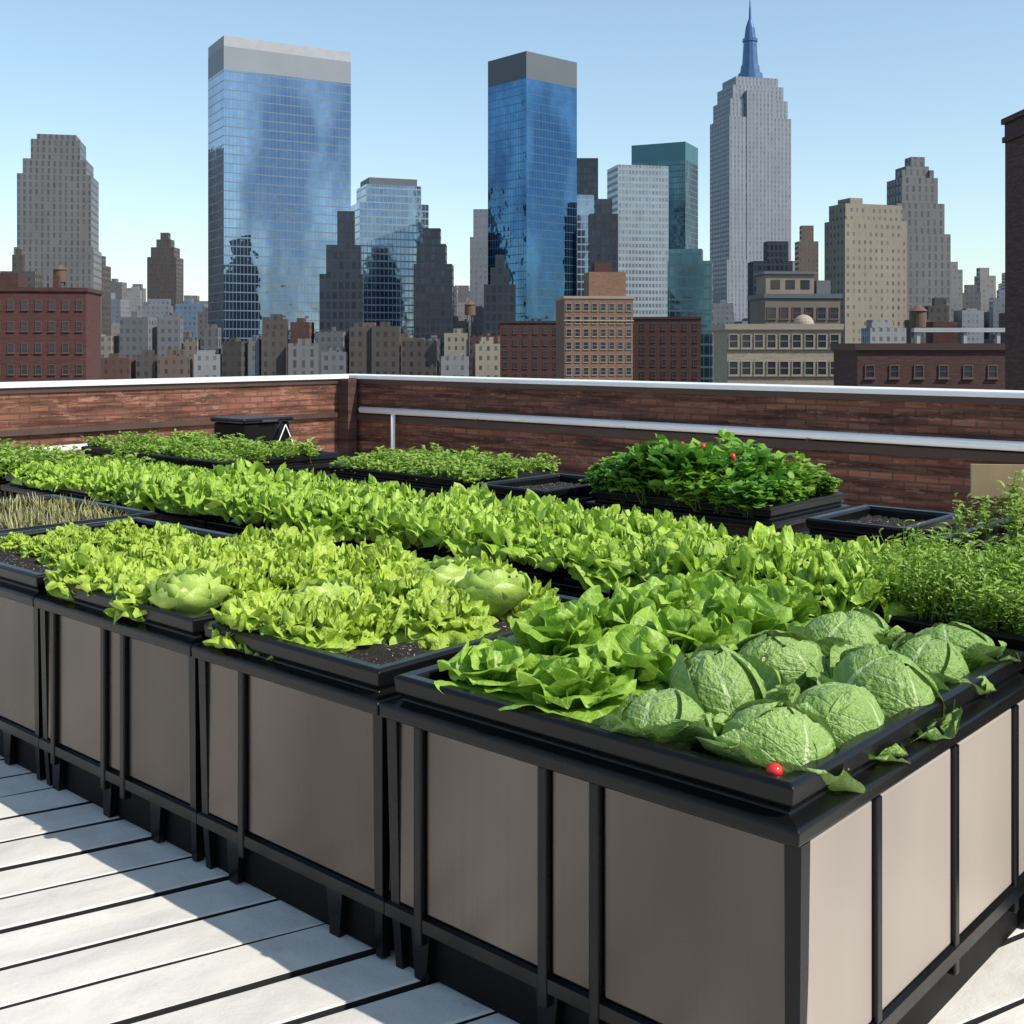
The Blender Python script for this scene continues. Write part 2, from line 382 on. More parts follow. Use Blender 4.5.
def savoy(name, mat, seed, el=1.25):
    rs = np.random.RandomState(seed); a = Acc()
    for i in range(8):
        az = i*2.399+rs.uniform(-.3, .3)
        leaf(a, rs, .17*rs.uniform(.9, 1.1), .20*rs.uniform(.9, 1.1), R(10+rs.uniform(-3, 8)), R(40+rs.uniform(-25, 25)), az, (0, 0, .012), .007, 2.5, 22, 19, .12, .6, .003, bub=.002, fine=.003)
    for i in range(9):
        az = i*2.399+1+rs.uniform(-.25, .25)
        shell(a, rs, .078+.0034*i, az, R(150), R(rs.uniform(-30, 5)+i*3), R(78), .06+.02*i/8*rs.uniform(.5, 2), .0022)
    for V in a.V: V[:, 0] *= el; V[:, 2] *= .95
    return a.mesh(name, mat)
def bush(name, mat, seed, stems=26, h=.22, spread=.5, leafL=.05, leafW=.03, per=7):
    rs = np.random.RandomState(seed); a = Acc()
    for i in range(stems):
        az = rs.uniform(0, 6.28); tilt = rs.uniform(0, spread); hh = h*rs.uniform(.6, 1.1); bx, by = rs.uniform(-.05, .05, 2)
        d = np.array([math.cos(az)*math.sin(tilt), math.sin(az)*math.sin(tilt), math.cos(tilt)])
        s0 = np.array([bx, by, 0]); w = .0018
        p1 = s0+d*hh
        V = np.array([s0+[w,0,0], s0+[-w,0,0], p1+[-w*.5,0,0], p1+[w*.5,0,0], s0+[0,w,0], s0+[0,-w,0], p1+[0,-w*.5,0], p1+[0,w*.5,0]])
        a.add(V, [(0,1,2,3),(4,5,6,7)], np.full((8, 2), .3))
        for k in range(per):
            f = .25+.75*(k+.5)/per; p = s0+d*hh*f
            q = rs.uniform(.6, 1.2)
            leaf(a, rs, leafL*q, leafW*q, R(rs.uniform(10, 60)), R(rs.uniform(-40, 10)), rs.uniform(0, 6.28), tuple(p), leafL*.06, 2, 5, 3, .3, .5)
    return a.mesh(name, mat)
def blades(name, mat, seed, n=70, h=.16, r=.1, w=.006):
    rs = np.random.RandomState(seed); a = Acc()
    for i in range(n):
        q = r*math.sqrt(rs.uniform(0, 1)); t_ = rs.uniform(0, 6.28)
        leaf(a, rs, h*rs.uniform(.5, 1.2), w, R(rs.uniform(65, 88)), R(rs.uniform(20, 80)), rs.uniform(0, 6.28), (q*math.cos(t_), q*math.sin(t_), 0), 0, 1, 5, 3, .3, .5)
    return a.mesh(name, mat)

def put(me, name, lx, ly, z, s, label, cat, group, tilt=8, rz=None):
    o = bpy.data.objects.new(name, me); COL.objects.link(o); p = P(lx, ly, z); o.location = p
    o.rotation_euler = (R(rnd.uniform(-tilt, tilt)), R(rnd.uniform(-tilt, tilt)), rnd.uniform(0, 6.28) if rz is None else rz)
    o.scale = (s*rnd.uniform(.92, 1.08), s*rnd.uniform(.92, 1.08), s*rnd.uniform(.9, 1.15)); tag(o, label, cat, group); return o

SZ = .65
FR = dict(wide=.60, wratio=1.35, lo=38, hi=88, b0=-75, b1=20, nv=27, cup=-.05, curl=1.5, fine=.006)
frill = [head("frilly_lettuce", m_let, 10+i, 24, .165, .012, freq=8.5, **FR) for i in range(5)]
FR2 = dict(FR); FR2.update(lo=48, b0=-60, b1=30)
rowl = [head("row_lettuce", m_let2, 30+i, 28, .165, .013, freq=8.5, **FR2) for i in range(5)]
butt = [butter("butterhead_lettuce", m_but, 50+i) for i in range(2)]
savs = [savoy("savoy_cabbage", m_sav, 60+i, 1.15) for i in range(4)]
loose = [head("loose_lettuce", m_loose, 70+i, 16, .20, .009, .60, 1.15, 3., lo=38, b0=-45, b1=60, nv=21, cup=.02, curl=1.4, fine=.005) for i in range(3)]
dark = [bush("dark_herb", (m_dark, m_mid, m_dark, m_mid)[i], 80+i, 30, .24, .8, .085, .06, 6) for i in range(4)]
feath = [bush("feathery_herb", m_feath, 90+i, 50, .22, .7, .035, .008, 13) for i in range(3)]
low = [bush("low_seedling", m_feath, 95+i, 24, .12, .9, .05, .022, 6) for i in range(3)]
dry = [blades("dry_seedling", m_dry, 100+i, 55, .11) for i in range(2)]
tom = [bush("tomato_seedling", m_feath, 120+i, 10, .34, .3, .06, .03, 7) for i in range(2)]

def lettuce_bed(x0, x1, dx_, ys, skip=None, bp=.12, s0=.85, s1=1.15):
    for gx in np.arange(x0, x1, dx_):
        for gy in ys:
            if skip and skip(gx, gy): continue
            b = rnd.random() < bp
            put(rnd.choice(butt if b else frill), "butterhead_lettuce" if b else "lettuce", gx+rnd.uniform(-.03, .03), gy+rnd.uniform(-.03, .03), SZ, rnd.uniform(s0, s1)*(.85 if b else 1),
                "smooth round butterhead lettuce growing in planter soil" if b else "bright yellow-green frilly lettuce growing in planter soil", "lettuce", "lettuces in the front planters")
lettuce_bed(-4.2, -3.3, .24, (.4, .65, .9), bp=.0, s0=.6, s1=.8)
lettuce_bed(-3.06, -2.2, .215, (.19, .40, .61, .82, .98), bp=.12, s0=1.0, s1=1.3)
lettuce_bed(-2.0, -1.55, .20, (.19, .40, .61, .82, .98), lambda x, y: x > -1.65 and y < .5, bp=.22, s0=1.0, s1=1.25)
for (x, y, s) in ((-.19,.20,1.08),(-.45,.19,1.05),(-.19,.48,1.12),(-.46,.47,1.18),(-.19,.77,1.12),(-.47,.77,1.12),(-.19,1.06,1.1),(-.47,1.07,1.1),(-.2,1.3,1.),(-.48,1.3,1.)):
    put(rnd.choice(savs), "savoy_cabbage", x, y, SZ-.035, s, "pale green crinkled savoy cabbage growing in planter soil", "cabbage", "cabbages in the corner planter", 22)
for (x, y, s) in ((-.74,.20,1.),(-1.02,.22,.95),(-.73,.46,1.1),(-1.02,.49,1.1),(-.75,.75,1.2),(-1.03,.77,1.1),(-.76,1.05,1.15),(-1.04,1.05,1.05),(-.78,1.3,1.),(-1.05,1.3,.95)):
    put(rnd.choice(loose), "loose_leaf_lettuce", x, y, SZ, s, "mid-green broad-leaved lettuce growing beside cabbages", "lettuce", "loose lettuces in the corner planter")
def fruit(name, r, k, loc, label, cat, group):
    bm = bmesh.new(); bmesh.ops.create_uvsphere(bm, u_segments=16, v_segments=10, radius=r)
    for v in bm.verts: v.co.z *= k; 
    me = bpy.data.meshes.new(name); bm.to_mesh(me); bm.free(); me.materials.append(m_red)
    me.polygons.foreach_set("use_smooth", [True]*len(me.polygons))
    o = bpy.data.objects.new(name, me); COL.objects.link(o); o.location = loc; tag(o, label, cat, group)
fruit("cherry_tomato", .018, .88, P(-.10, .078, .712), "small red cherry tomato resting at planter edge", "tomato", None)
for gx in np.arange(-6.6, -.62, .19):
    for gy in (1.69, 1.91, 2.12):
        if gx < -5.6 and rnd.random() < .4:
            put(rnd.choice(low), "seedling_clump", gx, gy, SZ, 1.4, "low yellowish-green seedlings in a black planter", "seedlings", "seedling clumps"); continue
        put(rnd.choice(rowl), "row_lettuce", gx+rnd.uniform(-.03, .03), gy+rnd.uniform(-.025, .025), SZ, rnd.uniform(1.2, 1.65)*(1 if gx > -5 else .85), "frilly green lettuce in a long planter row", "lettuce", "lettuces in the long row")
for gx in np.arange(-.6, .5, .17):
    for gy in (1.67, 1.84, 2.0, 2.16):
        put(rnd.choice(feath), "feathery_herb", gx+rnd.uniform(-.03, .03), gy, SZ, rnd.uniform(.9, 1.25), "feathery green herb clump in a black planter", "herb", "feathery herbs")
for gx in np.arange(-3.25, -2.1, .17):
    for gy in np.arange(3.62, 4.45, .2):
        k = 1.25 - .6*abs((gx+2.75)/.65)**2
        put(rnd.choice(dark), "dark_green_herb", gx, gy, SZ, max(.6, k)*rnd.uniform(.85, 1.15), "glossy green leafy herb in a black tub", "herb", "dark green herbs", 15)
for gx in np.arange(-5.6, -4.3, .18):
    for gy in np.arange(3.52, 4.35, .2):
        put(rnd.choice(low), "low_seedling", gx, gy, SZ, rnd.uniform(.9, 1.3), "low green leafy seedling in a black planter", "seedlings", "low seedlings")
for gx in np.arange(-8.5, -6.45, .2):
    for gy in (3.15, 3.4, 3.65, 3.9):
        put(rnd.choice(low), "seedling_clump", gx, gy, SZ, rnd.uniform(.9, 1.3), "low yellowish-green seedlings in a black planter", "seedlings", "seedling clumps")
for gx in np.arange(-8.9, -7.1, .2):
    for gy in (1.72, 1.95, 2.22):
        put(rnd.choice(low), "seedling_clump", gx, gy, SZ, rnd.uniform(1.1, 1.5), "low yellowish-green seedlings in a black planter", "seedlings", "seedling clumps")
for gx in np.arange(-5.5, -4.45, .19):
    for gy in (.2, .42, .64, .86, 1.08):
        put(rnd.choice(dry), "dry_seedling_clump", gx, gy, SZ, rnd.uniform(.7, 1.), "dry straw-coloured seedlings in a dark planter", "seedlings", "dry seedling clumps")
for gx in np.arange(-.95, .25, .22):
    for gy in (3.35, 3.65, 3.95):
        put(rnd.choice(tom), "tomato_plant", gx+rnd.uniform(-.05, .05), gy, SZ, rnd.uniform(.6, .95), "thin upright tomato seedling in a black planter", "plant", "tomato seedlings")
for (x, y, z) in ((-2.62, 3.75, 1.0), (-2.8, 3.8, 1.0), (-2.45, 3.8, .95), (-2.72, 3.65, .96), (-2.9, 3.7, .97)):
    fruit("red_pepper", .016, 1.4, P(x, y, z), "small red pepper among dark green herb leaves", "pepper", "red peppers")

# ------------------------------------------------------------------ roof deck
XL, XR, YB, YF = -11.2, 8.0, -6.0, 8.33
bm = bmesh.new(); ang = R(72.3); dx, dy = math.cos(ang), math.sin(ang); nx_, ny_ = -dy, dx
W = .215; rs = np.random.RandomState(3)
for k in range(-90, 90):
    off = k*W; prev = None; ph = rs.uniform(0, 6.28); ph2 = rs.uniform(0, 6.28); tz = rs.uniform(-.003, .003)
    for i in range(0, 111):
        s = -16+i*.3
        wb = .006*math.sin(s*2.3+ph)+.003*math.sin(s*6.1+ph2); wc_ = .006*math.sin(s*1.9+ph2)
        row = []
        for q, z in ((.009+wb, -.034), (.010+wb, -.003), (.015+wb, tz), (W*.5, .003*math.sin(s*2.7+ph)), (W-.015+wc_, -tz), (W-.010+wc_, -.003), (W-.009+wc_, -.034)):
            row.append(bm.verts.new((dx*s+nx_*(off+q), dy*s+ny_*(off+q), z)))
        if prev:
            for a in range(6):
                f = bm.faces.new((prev[a], row[a], row[a+1], prev[a+1])); f.material_index = 1 if a in (0, 5) else 0
        prev = row
for co, no in (((XL, 0, 0), (-1, 0, 0)), ((XR, 0, 0), (1, 0, 0)), ((0, YB, 0), (0, -1, 0)), ((0, YF, 0), (0, 1, 0))):
    bmesh.ops.bisect_plane(bm, geom=bm.verts[:]+bm.edges[:]+bm.faces[:], plane_co=co, plane_no=no, clear_outer=True)
me = bpy.data.meshes.new("roof_deck"); bm.to_mesh(me); bm.free(); me.materials.append(m_deck); me.materials.append(m_roof)
if sum(p.normal.z*p.area for p in me.polygons) < 0: me.flip_normals()
dk = bpy.data.objects.new("roof_deck", me); COL.objects.link(dk); dk.location = P(0, 0, DZ-.003); dk.rotation_euler = (0, 0, TH); dk["kind"] = "structure"
body = boxes("garden_building", [(XL-.35, XR, YB, YF+.35, GZ, DZ-.045)], m_brick2); body.location = P(0, 0, 0); body.rotation_euler = (0, 0, TH)
tag(body, "dark brick building carrying the rooftop garden deck", "building")
ub = mesh_obj("roof_membrane", [(XL, YB, 0), (XR, YB, 0), (XR, YF, 0), (XL, YF, 0)], [(0,1,2,3)], m_roof); ub.location = P(0,0,DZ-.041); ub.rotation_euler = (0,0,TH); ub["kind"] = "structure"

def wallobj(name, label, cat="wall"):
    e = empty(name, P(0, 0, -.03), TH); tag(e, label, cat); return e
WH = 1.17; W0 = -.09
e = wallobj("parapet_wall", "brick parapet wall with white coping and white pipe rail")
boxes("brick_wall", [(XL, XR, YF, YF+.32, W0, WH)], m_brick, e)
boxes("coping", [(XL-.02, XR, YF-.05, YF+.37, WH+.002, WH+.055)], m_cop, e, .012)
boxes("flashing", [(XL+.1, XR, YF-.022, YF-.002, WH-.06, WH-.0)], m_flash, e)
boxes("brick_ledge", [(XL+.12, XR, YF-.06, YF-.001, .62, .70)], m_flash, e)
tube("pipe_rail", (XL+.35, YF-.11, .765), (XR, YF-.11, .765), .042, m_rail, e)
tube("pipe_upright", (XL+1.0, YF-.12, W0), (XL+1.0, YF-.12, .74), .03, m_rail, e)
for k in range(8): boxes("pipe_bracket", [(XL+2.5+k*2.2, XL+2.54+k*2.2, YF-.15, YF-.002, .71, .722)], m_flash, e)
e = wallobj("parapet_wall", "brick parapet wall with white metal coping")
boxes("brick_wall", [(XL-.32, XL-.003, YB, YF+.32, W0, WH)], m_brick, e)
boxes("coping", [(XL-.37, XL-.023, YB, YF+.37, WH+.002, WH+.055)], m_cop, e, .012)
boxes("inner_coping", [(XL-.02, XL+.05, YB, YF-.06, WH+.002, WH+.045)], m_cop, e, .006)
boxes("flashing", [(XL+.0, XL+.02, YB, YF-.03, WH-.06, WH)], m_flash, e)
boxes("brick_ledge", [(XL+.0, XL+.05, YB, YF-.2, .66, .72)], m_flash, e)
tube("pipe_rail", (XL+.12, YF-5.2, .50), (XL+.12, YF-3.4, .50), .035, m_rail, e)
e = wallobj("corner_pillar", "dark brick pillar where the parapets meet", "pillar")
boxes("shaft", [(XL+.003, XL+.22, YF-.22, YF-.07, W0, WH)], m_brick2, e)

e = empty("compost_bin", P(-9.5, 5.5, DZ), TH); tag(e, "black lidded compost bin standing by brick parapet", "bin")
boxes("bin_body", [(-.28, .28, -.30, .30, 0, .84)], m_blackmat, e, .02); boxes("lid", [(-.31, .31, -.33, .33, .845, .90)], m_black, e, .02)
boxes("handle", [(.31, .33, -.10, .10, .86, .88)], m_flash, e)
e = empty("cold_frame", P(-8.55, 5.2, DZ), TH+R(60)); tag(e, "small dark A-frame cold frame with thin pale edges", "cold frame")
V = [(-.34,-.2,0),(.34,-.2,0),(0,-.2,.86),(-.34,.2,0),(.34,.2,0),(0,.2,.86)]
mesh_obj("cover", V, [(0,1,2),(5,4,3),(0,2,5,3),(1,4,5,2),(0,3,4,1)], m_blackmat, parent=e)
for s_ in (-1, 1):
    tube("frame_bar", (s_*.35, -.21, 0), (0, -.21, .885), .005, m_cop, e); tube("frame_bar", (s_*.35, .21, 0), (0, .21, .885), .012, m_black, e)
o = boxes("planter_sign", [(-.24, .24, -.012, .012, .04, .21), (-.012, .012, -.012, .012, -.15, .04)], simple("tan_board", (.34, .24, .14), .8)); o.location = P(-.93, 4.06, .78); o.rotation_euler = (0, 0, TH+R(35))
tag(o, "blank tan wooden board on a stake among seedlings", "board")

# ------------------------------------------------------------------ city
def place(x0, x1, D, r, dr):
    xc = (x0+x1)/2; az = math.atan((xc-512)/F); ra = R(r)+az
    app = (x1-x0)*D/F
    w = app/(math.cos(ra)+dr*abs(math.sin(ra)))
    return (xc-512)*D/F, w, w*dr
def zt(y, D): return EYE+(HZ-y)*D/F-GZ
def bld(name, label, x0, x1, ytop, D, mat, r=0, dr=.8, tiers=None, extra=None, group=None, cat="building"):
    X, w, d = place(x0, x1, D, r, dr)
    bx = []; z0 = 0
    tiers = tiers or [(1, 1, 0, ytop)]
    for sw, sd, xo, yt in tiers:
        z1 = zt(yt, D); bx.append((-w*sw/2+xo*w, w*sw/2+xo*w, -d*sd/2, d*sd/2, z0, z1)); z0 = z1
    for ex in (extra or []):
        bx.append((ex[0]*w, ex[1]*w, ex[2]*d, ex[3]*d, z0-.01 if len(ex) < 6 else zt(ex[5], D), zt(ex[4], D)))
    o = boxes(name, bx, mat); o.location = (X, D, GZ); o.rotation_euler = (0, 0, R(r))
    tag(o, label, cat, group); return o, w, d

def cap(o, name, w, d, z0, z1, mat, xo=0):
    return boxes(name, [(-w/2+xo, w/2+xo, -d/2, d/2, z0, z1)], mat, o)

f_stone = facade("weathered_stone_facade", (.15, .147, .15), (.07, .073, .08), 2.8, 3.6, .38, .7, pb=.04, var=.3)
f_blue = facade("blue_glass_facade", (.13, .18, .24), (.18, .27, .40), 1.6, 3.9, .90, .88, gm=.88, gr=.04, var=.05, pb=0., wobble=.25, wr=.4)
f_deep = facade("deep_blue_glass_facade", (.05, .11, .18), (.065, .17, .32), 1.8, 3.9, .93, .92, gm=.9, gr=.04, var=.05, pb=0., wobble=.3, wr=.3)
f_pale = facade("pale_glass_facade", (.24, .31, .38), (.26, .36, .47), 2.2, 3.8, .88, .80, gm=.8, gr=.1, var=.08, pb=.0, wobble=.2, wr=.4)
f_teal = facade("teal_glass_facade", (.07, .12, .14), (.08, .16, .20), 2., 4., .9, .82, gm=.8, gr=.1, var=.1, pb=0., wobble=.2, wr=.4)
f_grid = facade("white_grid_facade", (.30, .34, .37), (.18, .23, .28), 2.0, 3.8, .7, .55, pb=.02, gm=.4, var=.2)
f_dark = facade("dark_glass_facade", (.03, .037, .05), (.03, .04, .06), 2.4, 3.8, .7, .7, gm=.4, pb=.0, var=.3)
f_esb = facade("limestone_pier_facade", (.26, .28, .32), (.15, .17, .20), 3.0, 3.6, .42, .6, pb=.02, spandrel=(.20, .215, .25), var=.2)
f_tan = facade("tan_apartment_facade", (.25, .215, .17), (.09, .085, .08), 2.6, 3.2, .38, .46, pb=.2, var=.4)
f_brown = facade("brown_brick_facade", (.14, .10, .08), (.065, .055, .05), 2.5, 3.1, .38, .48, pb=.2, var=.4)
f_red = facade("red_brick_facade", (.12, .062, .05), (.06, .04, .04), 2.5, 3.1, .36, .48, pb=.2, var=.4)
f_grey = facade("grey_facade", (.16, .16, .17), (.085, .09, .10), 2.5, 3.2, .5, .48, pb=.2, var=.4)
f_lite = facade("light_facade", (.27, .27, .27), (.13, .14, .15), 2.5, 3.2, .42, .48, pb=.2, var=.4)
f_dkbr = facade("dark_brown_facade", (.08, .066, .06), (.04, .04, .042), 2.6, 3.3, .42, .5, pb=.1, var=.4)
h_a = facade("hazed_grey_facade", (.19, .205, .23), (.14, .155, .18), 2.8, 3.3, .5, .5, pb=.2, var=.3)  # far facades: distance haze put into the colours, lighter and lower in contrast
h_b = facade("hazed_tan_facade", (.24, .225, .22), (.17, .165, .17), 2.8, 3.3, .5, .5, pb=.2, var=.3)
h_c = facade("hazed_brown_facade", (.16, .145, .145), (.11, .105, .115), 2.8, 3.3, .5, .5, pb=.2, var=.3)
h_d = facade("hazed_blue_facade", (.15, .20, .26), (.12, .165, .23), 2.8, 3.3, .6, .6, pb=.1, var=.3)
m_grey = simple("grey_metal_crown", (.22, .24, .27), .6, 0, .05, .2)
m_dgrey = simple("dark_metal_crown", (.10, .115, .13), .6, 0, .05, .2)
m_ltgrey = simple("pale_concrete", (.36, .37, .39), .8, 0, .3, .2)
m_tank = simple("tank_wood", (.12, .075, .05), .85, 0, 2, .4)
m_tanst = simple("tan_stone", (.34, .28, .21), .85, 0, .6, .2)
m_wall_br = brickmat("apartment_brick", (.24, .13, .085), (.30, .17, .115), (.22, .16, .12), .6, .2)
m_wall_tan = brickmat("tan_brick", (.33, .275, .195), (.39, .33, .24), (.33, .27, .22), .5, .17, .7)
m_wall_red = brickmat("old_red_brick", (.10, .036, .03), (.135, .05, .038), (.09, .058, .054), .5, .17)
m_wall_dk = brickmat("dark_red_brick", (.08, .036, .03), (.105, .045, .038), (.06, .048, .044), .5, .17)
m_glass = simple("window_glass", (.03, .035, .045), .12, 0, 1, .3)
m_frame = simple("window_frame", (.28, .24, .19), .7)
m_frame2 = simple("dark_window_frame", (.11, .065, .05), .7)
m_spire = simple("blue_spire", (.08, .15, .27), .35, .6, .3, .3)

bld("stone_tower", "weathered grey stone art deco tower with stepped crown", 18, 100, 137, 600, f_stone, 12, .8,
    [(1, 1, 0, 250), (.93, .93, 0, 178), (.8, .85, 0, 163), (.62, .7, 0, 143), (.5, .5, 0, 137)], cat="skyscraper")
bld("dark_tower_block", "dark brown building with rooftop turret", 2, 42, 268, 540, f_dkbr, 5, .8, [(1,1,0,272),(.3,.3,-.1,255),(.15,.15,-.1,249)])
bld("dark_tower_block", "dark brown office building with stepped top", 70, 110, 262, 640, f_dkbr, 0, .8, [(1,1,0,266),(.6,.6,.1,256)])
bld("slim_stone_tower", "slim brown stone tower with pointed cap", 148, 183, 233, 900, f_dkbr, 0, .9, [(1,1,0,258),(.8,.8,0,248),(.5,.5,0,240),(.28,.28,0,233)], cat="skyscraper")
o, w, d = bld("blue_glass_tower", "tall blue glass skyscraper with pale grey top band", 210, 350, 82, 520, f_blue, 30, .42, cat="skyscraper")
cap(o, "crown_band", w*1.0, d*1.0, zt(82, 520)+.01, zt(60, 520), m_grey); cap(o, "roof_screen", w*.998, d*.998, zt(60, 520)+.01, zt(50, 520), m_ltgrey)
bld("dark_slab_tower", "dark slab tower with stepped top", 320, 364, 246, 450, f_dark, 5, .8, [(1,1,0,275),(.8,.8,.05,246),(.4,.5,.1,212)], cat="skyscraper")
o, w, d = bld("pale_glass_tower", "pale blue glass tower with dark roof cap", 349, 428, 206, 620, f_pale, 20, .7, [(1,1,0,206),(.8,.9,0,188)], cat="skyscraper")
cap(o, "roof_cap", w*.70, d*.8, zt(188,620)+.01, zt(181,620), m_dgrey)
bld("dark_pointed_tower", "dark brown tower with stepped pointed roof", 414, 454, 262, 560, f_dark, 0, .9, [(1,1,0,265),(.75,.8,-.05,245),(.45,.5,-.05,229)], cat="skyscraper")
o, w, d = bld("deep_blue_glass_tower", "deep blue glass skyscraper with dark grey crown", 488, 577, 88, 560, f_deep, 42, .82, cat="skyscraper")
cap(o, "crown", w, d, zt(88, 560)+.01, zt(62, 560), m_dgrey)
bld("grey_slim_tower", "slim grey tower with stepped top", 470, 492, 210, 700, h_a, 0, 1, [(1,1,0,238),(.7,.7,0,210)], cat="skyscraper")
bld("dark_gabled_block", "dark block with narrow stepped top", 484, 516, 272, 480, f_dark, 0, .8, [(1,1,0,285),(.6,.6,0,268),(.3,.3,0,255)])
bld("navy_tower", "narrow dark navy office tower", 572, 598, 160, 640, f_dark, 0, 1, cat="skyscraper")
bld("pale_slab_tower", "pale grey tower with stepped roof", 556, 596, 210, 600, f_pale, 10, .8, [(1,1,0,215),(.7,.8,.1,196)], cat="skyscraper")
bld("dark_slab_tower", "narrow dark office tower", 588, 618, 200, 560, f_dark, 0, .8, [(1,1,0,215),(.6,.8,0,200)], cat="skyscraper")
bld("white_grid_tower", "white gridded office tower with flat top", 607, 668, 168, 680, f_grid, 12, .7, cat="skyscraper")
o, w, d = bld("teal_glass_tower", "teal glass tower with solid top band", 632, 698, 165, 800, f_teal, -25, .8, cat="skyscraper")
cap(o, "crown_band", w, d, zt(165,800)+.01, zt(147,800), simple("teal_band", (.06,.17,.20), .4, .3, .1, .2))
bld("teal_slab_tower", "lower dark teal office slab", 668, 713, 250, 420, f_teal, -12, .7, [(1,1,0,262),(.75,.9,-.1,250)], cat="skyscraper")
D = 900
o, w, d = bld("limestone_skyscraper", "tall limestone art deco skyscraper with blue spire", 706, 794, 270, D, f_esb, 14, .7,
    [(1, 1, 0, 262), (.90, .92, 0, 122), (.84, .80, 0, 104), (.74, .72, 0, 90), (.62, .62, 0, 81)],
    extra=[(-.2, .2, -.47, .47, 96, 262)], cat="skyscraper")
V, Fc = [], []
px = D/F
for r0, r1, ya, yb in ((13, 12, 81.1, 74), (10, 9, 74, 66), (8, 6.5, 66, 42), (7.5, 7.5, 42, 39), (5.8, 4.5, 39, 28), (4.5, 2, 28, 20), (1.4, 1.0, 20, 8), (.8, .2, 8, -4)):
    v, f = cyl_data(r0*px, r1*px, zt(ya, D), zt(yb, D), 12, b=len(V)); V += v; Fc += f
mesh_obj("spire", V, Fc, m_spire, parent=o)
bld("dark_slab_tower", "small dark block before the limestone skyscraper", 748, 792, 244, 640, f_dark, 0, .7, [(1,1,0,262),(.55,.6,.15,242)])
bld("stepped_brown_tower", "narrow brown stone tower with stepped top", 795, 818, 226, 700, f_brown, 0, .8, [(1,1,0,242),(.6,.6,0,226)])
bld("tan_apartment_tower", "tan apartment tower with rows of windows and stepped roof", 826, 905, 206, 470, f_tan, 18, .5, [(1,1,0,222),(.92,.8,0,206)], extra=[(-.35,-.15,-.3,.3,200)], cat="building")
bld("stepped_stone_tower", "grey stone tower with stepped ornate top", 876, 948, 165, 500, f_stone, 8, .8, [(1,1,0,236),(.86,.9,-.02,206),(.66,.7,0,180),(.42,.5,0,168),(.25,.3,.05,158)],
    extra=[(-.3,-.22,-.3,-.1,172,182),(.2,.28,-.3,-.1,172,182)], cat="building")
for i, (a, b, y, D_, m) in enumerate(((944,962,262,700,h_b),(960,980,285,760,h_c),(975,995,268,800,h_b),(990,1012,290,700,h_a),(905,930,312,430,f_dkbr),(925,948,298,460,f_dkbr),(862,905,320,400,f_lite),(1000,1030,305,650,f_dkbr))):
    bld("city_block", "small city building with stepped roof", a, b, y, D_, m, rnd.uniform(-10, 10), .8, [(1,1,0,y+8),(.6,.6,rnd.uniform(-.15,.15),y)])

def winmesh(w, h, fm_):
    V, Fc = boxes_data([(-w/2, w/2, -.02, .02, 0, h), (-w/2-.1, -w/2, -.08, .02, -.1, h+.1), (w/2, w/2+.1, -.08, .02, -.1, h+.1), (-w/2, w/2, -.08, .02, h, h+.12),
                        (-w/2-.2, w/2+.2, -.18, .02, -.22, -.1), (-w/2, w/2, -.05, -.02, h*.48, h*.53), (-w/2,w/2,-.08,.02,-.1,0)])
    o = mesh_obj("window", V, Fc, [m_glass, fm_], midx=[0]*6+[1]*36); me = o.data; bpy.data.objects.remove(o); return me
def windows(o, w, d, cols, rows, ztop, dz, ww, wh, fm_):
    me = winmesh(ww, wh, fm_); x0 = -w/2+w/cols*.5; x1 = w/2-w/cols*.5
    for r_ in range(rows):
        for c_ in range(cols):
            q = bpy.data.objects.new("window", me); COL.objects.link(q); q.parent = o
            q.location = (x0+(x1-x0)*c_/max(1, cols-1), -d/2-.021, ztop-r_*dz)
def near(name, label, x0, x1, ytop, D, mat, cols, rows, dz, ww, wh, r=0, dr=.7, first=2.6, trim=None, frame=None):
    o, w, d = bld(name, label, x0, x1, ytop, D, mat, r, dr)
    H = zt(ytop, D)
    windows(o, w, d, cols, rows, H-first-wh*.5, dz, ww, wh, frame or m_frame2)
    V, Fc = ring([(0.003, H-.7), (.25, H-.45), (.3, H+.15), (-.3, H+.15), (-.3, H+.01), (.003, H+.01)], -w/2, w/2, -d/2, d/2)
    mesh_obj("cornice", V, Fc, trim or m_tanst, parent=o)
    return o, w, d, H

o, w, d, H = near("brick_apartment_house", "brown brick apartment house with rows of windows and cornice", 555, 632, 298, 300, m_wall_br, 8, 6, 3.2, 1.2, 1.7, 6, .9, frame=m_frame)
boxes("ledge", [(-w/2-.2, w/2+.2, -d/2-.25, -d/2-.003, H-6.1, H-5.8)], m_tanst, o)
boxes("stair_bulkhead", [(-w*.1, w*.45, -d*.2, d*.3, H+.02, H+6.5)], m_wall_br, o); boxes("roof_hut", [(w*.0, w*.25, -d*.1, d*.2, H+6.52, H+9)], m_wall_dk, o)
near("red_brick_house", "dark red brick apartment block with small windows", 628, 700, 318, 330, m_wall_dk, 7, 5, 3.3, 1.1, 1.6, -8, .8, trim=m_wall_dk)
near("red_brick_house", "dark red brick block beside apartment house", 500, 560, 322, 340, m_wall_dk, 6, 5, 3.3, 1.1, 1.6, 0, .8, trim=m_wall_dk)
o, w, d, H = near("red_brick_house", "old red brick warehouse with small windows", -30, 98, 290, 190, m_wall_red, 9, 4, 3.4, .8, 1.4, 8, .6, trim=m_wall_red)
boxes("roof_hut", [(-w*.3, -w*.1, -d*.2, d*.2, H+.02, H+2.6)], m_wall_dk, o); boxes("chimney", [(w*.2, w*.25, -d*.3, -d*.22, H+.02, H+2.2)], m_wall_red, o)
